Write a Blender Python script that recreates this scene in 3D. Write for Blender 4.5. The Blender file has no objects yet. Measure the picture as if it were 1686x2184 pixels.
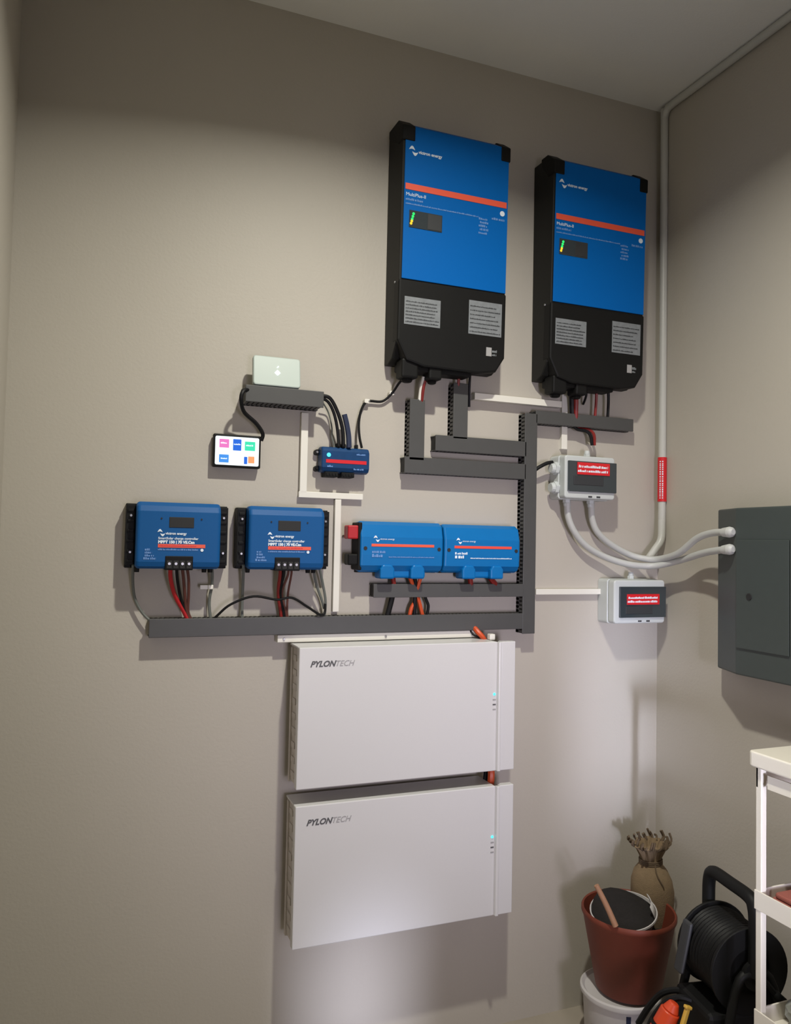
import bpy, bmesh, math, random
from mathutils import Vector, Matrix

# ------------------------------------------------------------------ camera, world, lights, exposure
C = bpy.context.scene.collection
scn = bpy.context.scene
FPX = 1654.0; CX = 843.0; CY = 1092.0            # photograph 1686 x 2184
AX = Vector((5100-CX, -(1245-CY), -FPX)).normalized()      # direction of the back wall's horizontals
AY = Vector((198-CX, -(1145-CY), -FPX)); AY = (AY - AX*AX.dot(AY)).normalized()
AZ = AX.cross(AY)
ROT = Matrix((AX, AY, AZ))                        # camera -> world
EYE = Vector((0.0, -2.15, 1.47))
cam_d = bpy.data.cameras.new('camera'); cam = bpy.data.objects.new('camera', cam_d); C.objects.link(cam)
cam_d.sensor_fit = 'VERTICAL'; cam_d.sensor_height = 36.0; cam_d.lens = FPX/2184*36.0
cam_d.clip_start = 0.02
cam.matrix_world = Matrix.Translation(EYE) @ ROT.to_4x4()
scn.camera = cam

w = bpy.data.worlds.new('world'); scn.world = w; w.use_nodes = True
w.node_tree.nodes['Background'].inputs[0].default_value = (0.55, 0.68, 1.0, 1)
w.node_tree.nodes['Background'].inputs[1].default_value = 0.6

LAMP = (0.68, -1.15, 2.93)
def area(name, loc, size, power, col, rot=(0,0,0), shape='DISK', sy=None, spread=180):
    d = bpy.data.lights.new(name, 'AREA'); d.shape = shape; d.size = size
    if sy: d.size_y = sy
    d.energy = power; d.color = col; d.spread = math.radians(spread)
    o = bpy.data.objects.new(name, d); C.objects.link(o); o.location = loc; o.rotation_euler = rot
    return o
area('ceiling_lamp_light', LAMP, 0.07, 34, (1.0, 0.975, 0.86), spread=152)
# daylight entering by the glazed door in the rear wall, plus two added strip lamps
area('door_daylight', (0.70, -3.50, 0.95), 0.45, 4.2, (0.90, 0.82, 1.0), (math.radians(93), 0, math.radians(-9)), 'RECTANGLE', 0.9, 48)
area('added_strip_light', (0.55, -3.50, 0.36), 0.05, 0.42, (0.80, 0.82, 1.0), (math.radians(86.5), 0, math.radians(-3.2)), 'RECTANGLE', 0.5, 9)  # added narrow lamp without a window, makes the cool strip at the lower battery
area('added_corner_strip_light', (0.42, -3.50, 0.92), 0.05, 0.55, (0.76, 0.80, 1.0), (math.radians(90), 0, math.radians(-19.3)), 'RECTANGLE', 0.7, 9)  # second added lamp, no opening behind it, brightens a strip by the right corner

scn.view_settings.view_transform = 'Standard'; scn.view_settings.look = 'None'
scn.view_settings.gamma = 1.0; scn.view_settings.use_curve_mapping = False
scn.view_settings.exposure = 0.0

random.seed(7)
WX0, WX1, WY0, HT = -0.215, 1.800, -3.60, 2.995

# ------------------------------------------------------------------ helpers
def on(px, py, v, axis=1):
    """point where the sight line of a photograph pixel meets the plane y=-v (axis 1), x=v (0) or z=v (2)"""
    r = ROT @ Vector(((px-CX)/FPX, -(py-CY)/FPX, -1.0))
    if axis == 1: t = (-v-EYE.y)/r.y
    elif axis == 0: t = (v-EYE.x)/r.x
    else: t = (v-EYE.z)/r.z
    return EYE + r*t

def mat(name, col, rough=0.5, metal=0.0, emit=None, es=0.0, noise=0.0, nscale=40, bump=0.0, bscale=200, coat=0.0, spec=0.5, trans=0.0):
    m = bpy.data.materials.new(name); m.use_nodes = True
    nt = m.node_tree; b = nt.nodes['Principled BSDF']
    b.inputs['Base Color'].default_value = (*col, 1); b.inputs['Roughness'].default_value = rough
    b.inputs['Metallic'].default_value = metal; b.inputs['Specular IOR Level'].default_value = spec
    b.inputs['Coat Weight'].default_value = coat
    b.inputs['Transmission Weight'].default_value = trans
    if emit:
        b.inputs['Emission Color'].default_value = (*emit, 1); b.inputs['Emission Strength'].default_value = es
    tc = nt.nodes.new('ShaderNodeTexCoord')
    if noise:
        n = nt.nodes.new('ShaderNodeTexNoise'); n.inputs['Scale'].default_value = nscale; n.inputs['Detail'].default_value = 5
        r = nt.nodes.new('ShaderNodeMixRGB'); r.blend_type = 'MIX'
        r.inputs[1].default_value = (*[c*(1-noise) for c in col], 1)
        r.inputs[2].default_value = (*[min(1, c*(1+noise)) for c in col], 1)
        nt.links.new(tc.outputs['Object'], n.inputs['Vector']); nt.links.new(n.outputs['Fac'], r.inputs[0])
        nt.links.new(r.outputs[0], b.inputs['Base Color'])
    if bump:
        n2 = nt.nodes.new('ShaderNodeTexNoise'); n2.inputs['Scale'].default_value = bscale; n2.inputs['Detail'].default_value = 4
        bp = nt.nodes.new('ShaderNodeBump'); bp.inputs['Strength'].default_value = bump; bp.inputs['Distance'].default_value = 0.002
        nt.links.new(tc.outputs['Object'], n2.inputs['Vector']); nt.links.new(n2.outputs['Fac'], bp.inputs['Height'])
        nt.links.new(bp.outputs[0], b.inputs['Normal'])
    return m

M = dict(
    wall=mat('painted_plaster', (0.454, 0.421, 0.370), 0.55, noise=0.03, nscale=3, bump=0.25, bscale=120),
    ceil=mat('ceiling_paint', (0.80, 0.80, 0.79), 0.8, noise=0.03, nscale=3, bump=0.2, bscale=150),
    floor=mat('floor_screed', (0.33, 0.29, 0.24), 0.6, noise=0.15, nscale=8),
    blue=mat('blue_powder_coat', (0.0, 0.115, 0.43), 0.55, spec=0.12, noise=0.05, nscale=300),
    blue2=mat('blue_cast_metal', (0.006, 0.085, 0.27), 0.5, spec=0.2, noise=0.05, nscale=300),
    blue3=mat('light_blue_plastic', (0.002, 0.145, 0.42), 0.4, spec=0.25, noise=0.03),
    blue4=mat('dark_blue_plastic', (0.006, 0.045, 0.14), 0.4, spec=0.3, noise=0.2, nscale=60),
    red=mat('stripe_red', (0.80, 0.07, 0.045), 0.5),
    stripe=mat('stripe_orange_red', (0.80, 0.10, 0.05), 0.5),
    redlab=mat('label_red', (0.62, 0.012, 0.02), 0.4),
    redcab=mat('red_cable', (0.20, 0.010, 0.008), 0.45),
    orange=mat('orange_cable', (0.55, 0.07, 0.015), 0.45),
    brown=mat('brown_cable', (0.10, 0.03, 0.022), 0.5),
    black=mat('black_plastic', (0.006, 0.006, 0.006), 0.55, spec=0.2, noise=0.1),
    chassis=mat('black_steel', (0.011, 0.011, 0.010), 0.55, spec=0.25, noise=0.15, nscale=200),
    blackcab=mat('black_cable', (0.007, 0.007, 0.008), 0.5, spec=0.2),
    greycab=mat('grey_cable', (0.12, 0.13, 0.12), 0.5),
    navycab=mat('navy_plug', (0.02, 0.03, 0.07), 0.45),
    trunk=mat('grey_trunking', (0.062, 0.062, 0.062), 0.5, noise=0.06),
    slot=mat('trunking_inside', (0.015, 0.015, 0.016), 0.7),
    white=mat('white_plastic', (0.74, 0.72, 0.66), 0.4, noise=0.02),
    pvc=mat('pvc_conduit', (0.52, 0.52, 0.49), 0.38, noise=0.02),
    hose=mat('grey_hose', (0.50, 0.51, 0.50), 0.45, noise=0.03),
    box=mat('light_grey_plastic', (0.53, 0.56, 0.56), 0.4),
    smoke=mat('smoked_window', (0.035, 0.045, 0.052), 0.15, coat=0.4),
    darkin=mat('dark_breaker', (0.03, 0.032, 0.036), 0.5),
    batt=mat('white_powder_coat', (0.63, 0.625, 0.635), 0.30, noise=0.015, nscale=200),
    steel=mat('galvanised_steel', (0.50, 0.46, 0.43), 0.45, metal=0.15, noise=0.3, nscale=30),
    green=mat('grey_green_steel', (0.050, 0.062, 0.060), 0.45, noise=0.05),
    greyprint=mat('grey_sticker', (0.19, 0.205, 0.22), 0.5, noise=0.25, nscale=90),
    darkprint=mat('dark_print', (0.085, 0.085, 0.09), 0.6),
    palegrey=mat('pale_grey_print', (0.33, 0.325, 0.33), 0.6),
    whiteprint=mat('white_print', (0.72, 0.80, 0.90), 0.5),
    blueprint=mat('faint_blue_print', (0.13, 0.27, 0.58), 0.5),
    screw=mat('screw_metal', (0.35, 0.35, 0.35), 0.35, metal=0.8),
    cap=mat('red_terminal_cap', (0.42, 0.010, 0.015), 0.45),
    cart=mat('white_enamel', (0.72, 0.68, 0.60), 0.35),
    terra=mat('terracotta_plastic', (0.17, 0.034, 0.017), 0.6, noise=0.08),
    soil=mat('dark_soil', (0.007, 0.005, 0.0045), 0.9, noise=0.5, nscale=80, bump=0.8, bscale=90),
    wood=mat('stick_wood', (0.36, 0.19, 0.11), 0.6, noise=0.15),
    burlap=mat('burlap', (0.22, 0.155, 0.09), 0.9, noise=0.2, nscale=60, bump=0.7, bscale=400),
    twine=mat('brown_fringe', (0.11, 0.075, 0.045), 0.9),
    bucket=mat('white_bucket', (0.52, 0.50, 0.50), 0.45, noise=0.04),
    navy=mat('navy_print', (0.01, 0.015, 0.05), 0.5),
    orangep=mat('orange_plastic', (0.62, 0.06, 0.015), 0.4),
    yellow=mat('yellow_plastic', (0.62, 0.38, 0.06), 0.45),
    cloth=mat('reddish_cloth', (0.30, 0.09, 0.07), 0.9, noise=0.15),
    bag=mat('grey_plastic_bag', (0.30, 0.31, 0.29), 0.4, noise=0.15, nscale=30),
    router=mat('pale_router_plastic', (0.42, 0.49, 0.46), 0.4),
    gloww=mat('logo_light', (0.9, 1, 1), 0.5, emit=(0.85, 1.0, 1.0), es=1.6),
    screen=mat('screen_white', (0.1, 0.1, 0.1), 0.3, emit=(0.86, 0.97, 1.0), es=1.25),
    ipink=mat('screen_pink', (0.1, 0, 0), 0.3, emit=(0.85, 0.22, 0.62), es=0.95),
    iblue=mat('screen_blue', (0, 0, 0.1), 0.3, emit=(0.015, 0.16, 0.72), es=0.95),
    isky=mat('screen_light_blue', (0, 0, 0.1), 0.3, emit=(0.06, 0.33, 0.85), es=0.95),
    igreen=mat('screen_green', (0, 0.1, 0), 0.3, emit=(0.05, 0.78, 0.50), es=0.95),
    iorange=mat('screen_orange', (0.1, 0, 0), 0.3, emit=(1.0, 0.42, 0.16), es=0.95),
    ledg=mat('led_green', (0, 0.2, 0), 0.3, emit=(0.03, 0.85, 0.16), es=1.3),
    ledy=mat('led_yellow', (0.2, 0.1, 0), 0.3, emit=(1.0, 0.55, 0.03), es=1.3),
    ledc=mat('led_cyan', (0, 0.2, 0.2), 0.3, emit=(0.10, 0.85, 1.0), es=1.6),
    lampglow=mat('lamp_diffuser', (0.9, 0.9, 0.9), 0.4, emit=(1.0, 0.95, 0.85), es=6.0),
    glass=mat('door_glass', (0.9, 0.95, 0.95), 0.08, trans=1.0),
    alu=mat('white_frame', (0.6, 0.6, 0.58), 0.4),
)

def new(): return bmesh.new()
def add_box(bm, x0, x1, y0, y1, z0, z1):
    v = [bm.verts.new(p) for p in ((x0,y0,z0),(x1,y0,z0),(x1,y1,z0),(x0,y1,z0),(x0,y0,z1),(x1,y0,z1),(x1,y1,z1),(x0,y1,z1))]
    for f in ((0,3,2,1),(4,5,6,7),(0,1,5,4),(1,2,6,5),(2,3,7,6),(3,0,4,7)): bm.faces.new([v[i] for i in f])
def bx(*a):
    bm = new(); add_box(bm, *a); return bm
def add_prism(bm, pts, axis, a, b):
    def mk(p, t):
        if axis == 0: return (t, p[0], p[1])
        if axis == 1: return (p[0], t, p[1])
        return (p[0], p[1], t)
    A = [bm.verts.new(mk(p, a)) for p in pts]; B = [bm.verts.new(mk(p, b)) for p in pts]
    n = len(pts)
    bm.faces.new(A); bm.faces.new(B[::-1])
    for i in range(n): bm.faces.new((A[i], B[i], B[(i+1) % n], A[(i+1) % n]))
def rrect(x0, x1, z0, z1, r, n=4, only=None):
    out = []
    for k, (cx, cz, a0) in enumerate(((x1-r, z1-r, 0), (x0+r, z1-r, 90), (x0+r, z0+r, 180), (x1-r, z0+r, 270))):
        for i in range(n+1):
            a = math.radians(a0+90*i/n); out.append((cx+r*math.cos(a), cz+r*math.sin(a)))
    return out
def add_cyl(bm, p0, p1, r0, r1=None, seg=16):
    p0 = Vector(p0); p1 = Vector(p1); r1 = r0 if r1 is None else r1
    d = (p1-p0).normalized(); u = d.orthogonal().normalized(); v = d.cross(u)
    A = [bm.verts.new(p0+(u*math.cos(2*math.pi*i/seg)+v*math.sin(2*math.pi*i/seg))*r0) for i in range(seg)]
    B = [bm.verts.new(p1+(u*math.cos(2*math.pi*i/seg)+v*math.sin(2*math.pi*i/seg))*r1) for i in range(seg)]
    bm.faces.new(A[::-1]); bm.faces.new(B)
    for i in range(seg): bm.faces.new((A[i], A[(i+1) % seg], B[(i+1) % seg], B[i]))
def smooth_path(pts, sub=6):
    P = [Vector(p) for p in pts]
    if len(P) < 3: return P
    out = []
    for i in range(len(P)-1):
        p0 = P[i-1] if i else P[0]*2-P[1]; p1 = P[i]; p2 = P[i+1]; p3 = P[i+2] if i+2 < len(P) else P[-1]*2-P[-2]
        for k in range(sub):
            t = k/sub
            out.append(0.5*((2*p1)+(p2-p0)*t+(2*p0-5*p1+4*p2-p3)*t*t+(3*p1-p0-3*p2+p3)*t**3))
    out.append(P[-1]); return out
def add_tube(bm, pts, r, seg=10, sub=6, r_end=None, ribs=0):
    P = smooth_path(pts, sub); n = len(P); prev = None; u = None
    for i, p in enumerate(P):
        d = (P[min(i+1, n-1)]-P[max(i-1, 0)]).normalized()
        if u is None: u = d.orthogonal().normalized()
        u = (u-d*u.dot(d)).normalized(); v = d.cross(u)
        rr = r if r_end is None else r+(r_end-r)*i/(n-1)
        if ribs: rr *= 1+0.06*(1 if i % 2 else -1)
        ring = [bm.verts.new(p+(u*math.cos(2*math.pi*k/seg)+v*math.sin(2*math.pi*k/seg))*rr) for k in range(seg)]
        if prev:
            for k in range(seg): bm.faces.new((prev[k], prev[(k+1) % seg], ring[(k+1) % seg], ring[k]))
        else: bm.faces.new(ring[::-1])
        prev = ring
    bm.faces.new(prev)
def add_lathe(bm, prof, c, seg=40, wob=None):
    rings = []
    for j, (r, z) in enumerate(prof):
        ring = []
        for i in range(seg):
            a = 2*math.pi*i/seg; k = wob(j, a) if wob else 1.0
            ring.append(bm.verts.new((c[0]+r*k*math.cos(a), c[1]+r*k*math.sin(a), c[2]+z)))
        rings.append(ring)
    for A, B in zip(rings, rings[1:]):
        for i in range(seg): bm.faces.new((A[i], A[(i+1) % seg], B[(i+1) % seg], B[i]))
    return rings
def obj(name, bm, m, parent=None, bevel=0.0, smooth=False, seg=2):
    """one mesh object; vertices given in the frame of `parent` when it is an Empty made by thing(), else in the world"""
    bmesh.ops.recalc_face_normals(bm, faces=bm.faces[:])
    me = bpy.data.meshes.new(name); bm.to_mesh(me); bm.free()
    if m is not None: me.materials.append(m)
    if smooth:
        for p in me.polygons: p.use_smooth = True
        me.set_sharp_from_angle(angle=math.radians(42))
    o = bpy.data.objects.new(name, me); C.objects.link(o)
    if bevel:
        b = o.modifiers.new('bevel', 'BEVEL'); b.width = bevel; b.segments = seg; b.limit_method = 'ANGLE'; b.angle_limit = math.radians(50)
    if parent: o.parent = parent
    return o
def tag(o, label, cat, group=None):
    o['label'] = label; o['category'] = cat
    if group: o['group'] = group
    return o
def thing(name, label, cat, loc, group=None, rot=(0,0,0)):
    o = bpy.data.objects.new(name, None); C.objects.link(o); o.empty_display_size = 0.05
    o.location = loc; o.rotation_euler = rot
    return tag(o, label, cat, group)
def struct(name, bm, m, **k):
    o = obj(name, bm, m, **k); o['kind'] = 'structure'; return o
def shift(bm, off):
    bmesh.ops.translate(bm, verts=bm.verts[:], vec=Vector(off)); return bm
def rel(bm, t): return shift(bm, -Vector(t.location))        # world geometry into an unrotated thing's frame
def text(name, s, x, z, y, size, m, parent, shear=0.0, bold=0.0, sx=1.0, align='LEFT', rotm=None):
    cu = bpy.data.curves.new('t', 'FONT'); cu.body = s; cu.size = size; cu.shear = shear; cu.offset = bold
    cu.extrude = 0.0003; cu.align_x = align; cu.resolution_u = 3
    to = bpy.data.objects.new('t', cu); C.objects.link(to)
    me = bpy.data.meshes.new_from_object(to, depsgraph=bpy.context.evaluated_depsgraph_get())
    bpy.data.objects.remove(to); bpy.data.curves.remove(cu)
    R = rotm or Matrix.Rotation(math.pi/2, 4, 'X')
    me.transform(Matrix.Translation((x, y, z)) @ R @ Matrix.Diagonal((sx, 1, 1, 1)))
    me.materials.clear(); me.materials.append(m)
    o = bpy.data.objects.new(name, me); C.objects.link(o); o.parent = parent
    return o
def add_scrawl(bm, x0, x1, z, h, y, slope=0.0, gap=0.35):
    """small broken strokes where print is too blurred to read"""
    x = x0
    while x < x1:
        w_ = h*random.uniform(0.35, 0.8); x2 = min(x1, x+w_)
        hh = h*random.uniform(0.6, 1.0)
        add_box(bm, x, x2, y-0.0003, y+0.0003, z, z+hh)
        x = x2+h*(gap if random.random() < 0.8 else gap*2.4)*0.5
def add_swoosh(bm, x, z, y, s):
    """maker's mark: two opposed curved strokes"""
    for sg, ox, oz in ((1, 0, 0.25), (-1, 0.55, -0.05)):
        top, bot = [], []
        for i in range(7):
            t = i/6; px = t*1.0-0.5; pz = math.sin(t*math.pi)*0.38*sg
            th = 0.22*math.sin(math.pi*t)+0.03
            top.append((x+s*(ox+px+0.5), z+s*(oz+pz+th))); bot.append((x+s*(ox+px+0.5), z+s*(oz+pz-th)))
        add_prism(bm, top+bot[::-1], 1, y-0.0003, y+0.0003)

# ------------------------------------------------------------------ room shell
struct('wall_back', bx(WX0-0.15, WX1+0.15, 0, 0.15, 0, HT), M['wall'])
struct('wall_right', bx(WX1, WX1+0.15, WY0, 0, 0, HT), M['wall'])
struct('wall_left', bx(WX0-0.15, WX0, WY0, 0, 0, HT), M['wall'])
struct('ceiling', bx(WX0-0.15, WX1+0.15, WY0-0.15, 0.15, HT, HT+0.12), M['ceil'])
struct('floor', bx(WX0-0.15, WX1+0.15, WY0-0.15, 0.15, -0.1, 0), M['floor'])
# rear wall (behind the camera) with a glazed door in it
bm = new()
DX0, DX1, DZ = 0.15, 1.05, 2.05
add_box(bm, WX0-0.15, DX0, WY0-0.15, WY0, 0, HT); add_box(bm, DX1, WX1+0.15, WY0-0.15, WY0, 0, HT)
add_box(bm, DX0, DX1, WY0-0.15, WY0, DZ, HT)
struct('wall_rear', bm, M['wall'])
bm = new()
for a in ((DX0, DX0+0.07, 0, DZ), (DX1-0.07, DX1, 0, DZ), (DX0+0.07, DX1-0.07, DZ-0.07, DZ), (DX0+0.07, DX1-0.07, 0, 0.12), (DX0+0.07, DX1-0.07, 0.95, 1.02)):
    add_box(bm, a[0], a[1], WY0-0.09, WY0-0.04, a[2], a[3])
dr = struct('door_1', bm, M['alu'])
for z0, z1 in ((0.12, 0.95), (1.02, DZ-0.07)):
    obj('pane', bx(DX0+0.07, DX1-0.07, WY0-0.07, WY0-0.06, z0, z1), M['glass'], dr)
# ceiling lamp
t = thing('ceiling_lamp', 'round white lamp in the middle of the ceiling', 'lamp', (LAMP[0], LAMP[1], HT))
bm = new(); add_cyl(bm, (0,0,0), (0,0,-0.045), 0.09, 0.085, 32); obj('housing', bm, M['white'], t, smooth=True)
bm = new(); add_cyl(bm, (0,0,-0.045), (0,0,-0.053), 0.075, 0.07, 32); obj('diffuser', bm, M['lampglow'], t, smooth=True)

# ------------------------------------------------------------------ tall inverters
def inverter(px_l, px_r, label, blue_return):
    TD = 0.105
    zb, zt = 1.995, 2.698
    x0, x1 = px_l, px_r; W = x1-x0
    t = thing('inverter_charger', label, 'inverter', ((x0+x1)/2, 0, zb), 'tall blue and black inverters', rot=(math.radians(1.45), 0, 0))
    hw = W/2; H = zt-zb; H1 = 0.236           # H1: height of the lower black cover
    # chassis side profile (y towards the wall is 0)
    prof = [(0.0, 0.0), (-0.03, 0.0), (-0.060, 0.012), (-0.088, 0.05), (-TD+0.004, 0.10), (-TD+0.004, H-0.028), (-0.062, H-0.002), (0.0165, H-0.002)]
    bm = new(); add_prism(bm, prof, 0, -hw, hw); obj('chassis', bm, M['chassis'], t, 0.003)
    # blue front sheet wrapping over the top
    bm = new(); a = hw-0.004
    fp = [(-TD+0.004, H1), (-TD, H1), (-TD, H-0.026), (-0.064, H), (0.014, H), (0.014, H-0.004), (-0.062, H-0.004), (-TD+0.004, H-0.03)]
    add_prism(bm, fp, 0, -a+0.003, a+0.003); obj('front_panel', bm, M['blue'], t, 0.0012)
    # black corner caps
    for s in (-1, 1):
        bm = new(); xo = s*(hw+0.003); xi = s*(hw-(0.036 if s < 0 else 0.028))
        cp = [(-TD-0.003, H-0.068), (-TD-0.003, H-0.026), (-0.066, H+0.004), (0.010 if not blue_return else -0.030, H+0.004), (0.010 if not blue_return else -0.030, H-0.02), (-0.07, H-0.068)]
        add_prism(bm, cp, 0, min(xo, xi), max(xo, xi)); obj('corner_cap', bm, M['black'], t, 0.003)
    # lower cover: front bowed, bottom corners cut off, underside sloping back
    bm = new()
    out = [(-hw-0.001, H1-0.002), (-hw-0.001, 0.060), (-hw+0.030, 0.002), (-hw+0.085, -0.012), (hw-0.085, -0.014), (hw-0.026, -0.004), (hw+0.002, 0.040), (hw+0.002, H1-0.002)]
    add_prism(bm, out, 1, -TD-0.001, -0.062); obj('lower_cover', bm, M['black'], t, 0.006)
    # cable glands hanging below the cover
    for gx, gw, gd in ((-hw+0.045, 0.052, 0.052), (-hw+0.125, 0.042, 0.050)):
        bm = new(); add_box(bm, gx-gw/2, gx+gw/2, -0.098, -0.045, -gd+0.006, 0.01)
        add_cyl(bm, (gx, -0.07, -gd+0.008), (gx, -0.07, -gd-0.004), gw*0.36, gw*0.30, 12); obj('cable_gland', bm, M['black'], t, 0.008)
    bm = new(); add_box(bm, -hw+0.02, hw-0.10, -0.09, -0.03, -0.024, 0.0); obj('gland_plate', bm, M['black'], t, 0.004)
    # red stripe
    zs = 2.497-zb
    obj('stripe', bx(-hw+0.010, hw-0.006, -TD-0.0012, -TD, zs-0.009, zs+0.009), M['stripe'], t, 0.0004)
    yy = -TD-0.0006
    bm = new(); add_swoosh(bm, -hw+0.018, 2.600-zb, yy, 0.018); obj('logo_mark', bm, M['whiteprint'], t)
    text('logo_text', 'victron energy', -hw+0.048, 2.597-zb, yy, 0.0125, M['whiteprint'], t, bold=0.0004)
    text('model_text', 'MultiPlus-II', -hw+0.012, 2.470-zb, yy, 0.014, M['whiteprint'], t)
    bm = new(); add_scrawl(bm, -hw+0.012, -hw+0.065, 2.457-zb, 0.007, yy); add_scrawl(bm, -hw+0.012, hw-0.10, 2.4455-zb, 0.0045, yy)
    add_scrawl(bm, hw-0.055, hw-0.012, 2.447-zb, 0.008, yy)
    for k in range(5): add_scrawl(bm, hw-0.098+0.004*(k % 2), hw-0.066-0.004*((k+1) % 2), 2.440-zb-0.0105*k, 0.007, yy)
    obj('small_print', bm, M['blueprint'], t)
    bm = new(); add_cyl(bm, (hw-0.020, yy+0.0004, 2.470-zb), (hw-0.020, yy-0.0006, 2.470-zb), 0.008, 0.008, 16); obj('badge', bm, M['whiteprint'], t)
    # display window with status lights
    dx0, dx1, dz0, dz1 = -hw+0.024, -hw+0.128, 2.380-zb, 2.430-zb
    d = obj('display_window', bx(dx0, dx1, -TD-0.0018, -TD+0.001, dz0, dz1), M['smoke'], t, 0.001)
    obj('switch_panel', bx(dx0+0.058, dx1-0.003, -TD-0.0026, -TD-0.0016, dz0+0.003, dz1-0.003), M['darkin'], d)
    for (ox, oz, mm) in ((0.013, 0.040, 'ledg'), (0.011, 0.032, 'ledg'), (0.009, 0.024, 'ledg'), (0.008, 0.018, 'ledy'), (0.006, 0.011, 'ledy')):
        bm = new(); add_cyl(bm, (dx0+ox, -TD-0.0014, dz0+oz), (dx0+ox, -TD-0.0030, dz0+oz), 0.0042, 0.0035, 10); obj('status_light', bm, M[mm], d)
    # stickers on the lower cover
    for (sx0, sx1, sz0, sz1) in ((-hw+0.017, -hw+0.130, 2.100-zb, 2.180-zb), (hw-0.123, hw-0.013, 2.096-zb, 2.196-zb)):
        st = obj('rating_sticker', bx(sx0, sx1, -TD-0.0022, -TD-0.0008, sz0, sz1), M['greyprint'], t)
        bm = new()
        n = 7
        for k in range(n):
            add_scrawl(bm, sx0+0.004, sx1-0.006*random.uniform(0.5, 5), sz0+0.006+k*(sz1-sz0-0.012)/n, 0.004, -TD-0.0024)
        obj('print_lines', bm, M['darkin'], st)
    obj('warning_sticker', bx(hw-0.062, hw-0.044, -TD-0.0022, -TD-0.0008, 2.036-zb, 2.062-zb), M['palegrey'], t)
    bm = new(); add_scrawl(bm, hw-0.042, hw-0.026, 2.048-zb, 0.008, -TD-0.0015); add_scrawl(bm, hw-0.042, hw-0.028, 2.038-zb, 0.006, -TD-0.0015)
    obj('small_print', bm, M['greyprint'], t)
    # side screws
    for zz in (H1-0.004, H1-0.026):
        bm = new(); add_cyl(bm, (-hw+0.001, -0.07+(0.0 if zz > H1-0.01 else 0.035), zz), (-hw-0.002, -0.07+(0.0 if zz > H1-0.01 else 0.035), zz), 0.004, 0.003, 8)
        obj('screw', bm, M['screw'], t)
        return t
inverter(0.790, 1.135, 'tall blue and black inverter on the left, above the small blue hub', False)
inverter(1.294, 1.645, 'tall blue and black inverter on the right, next to the room corner', True)

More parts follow.
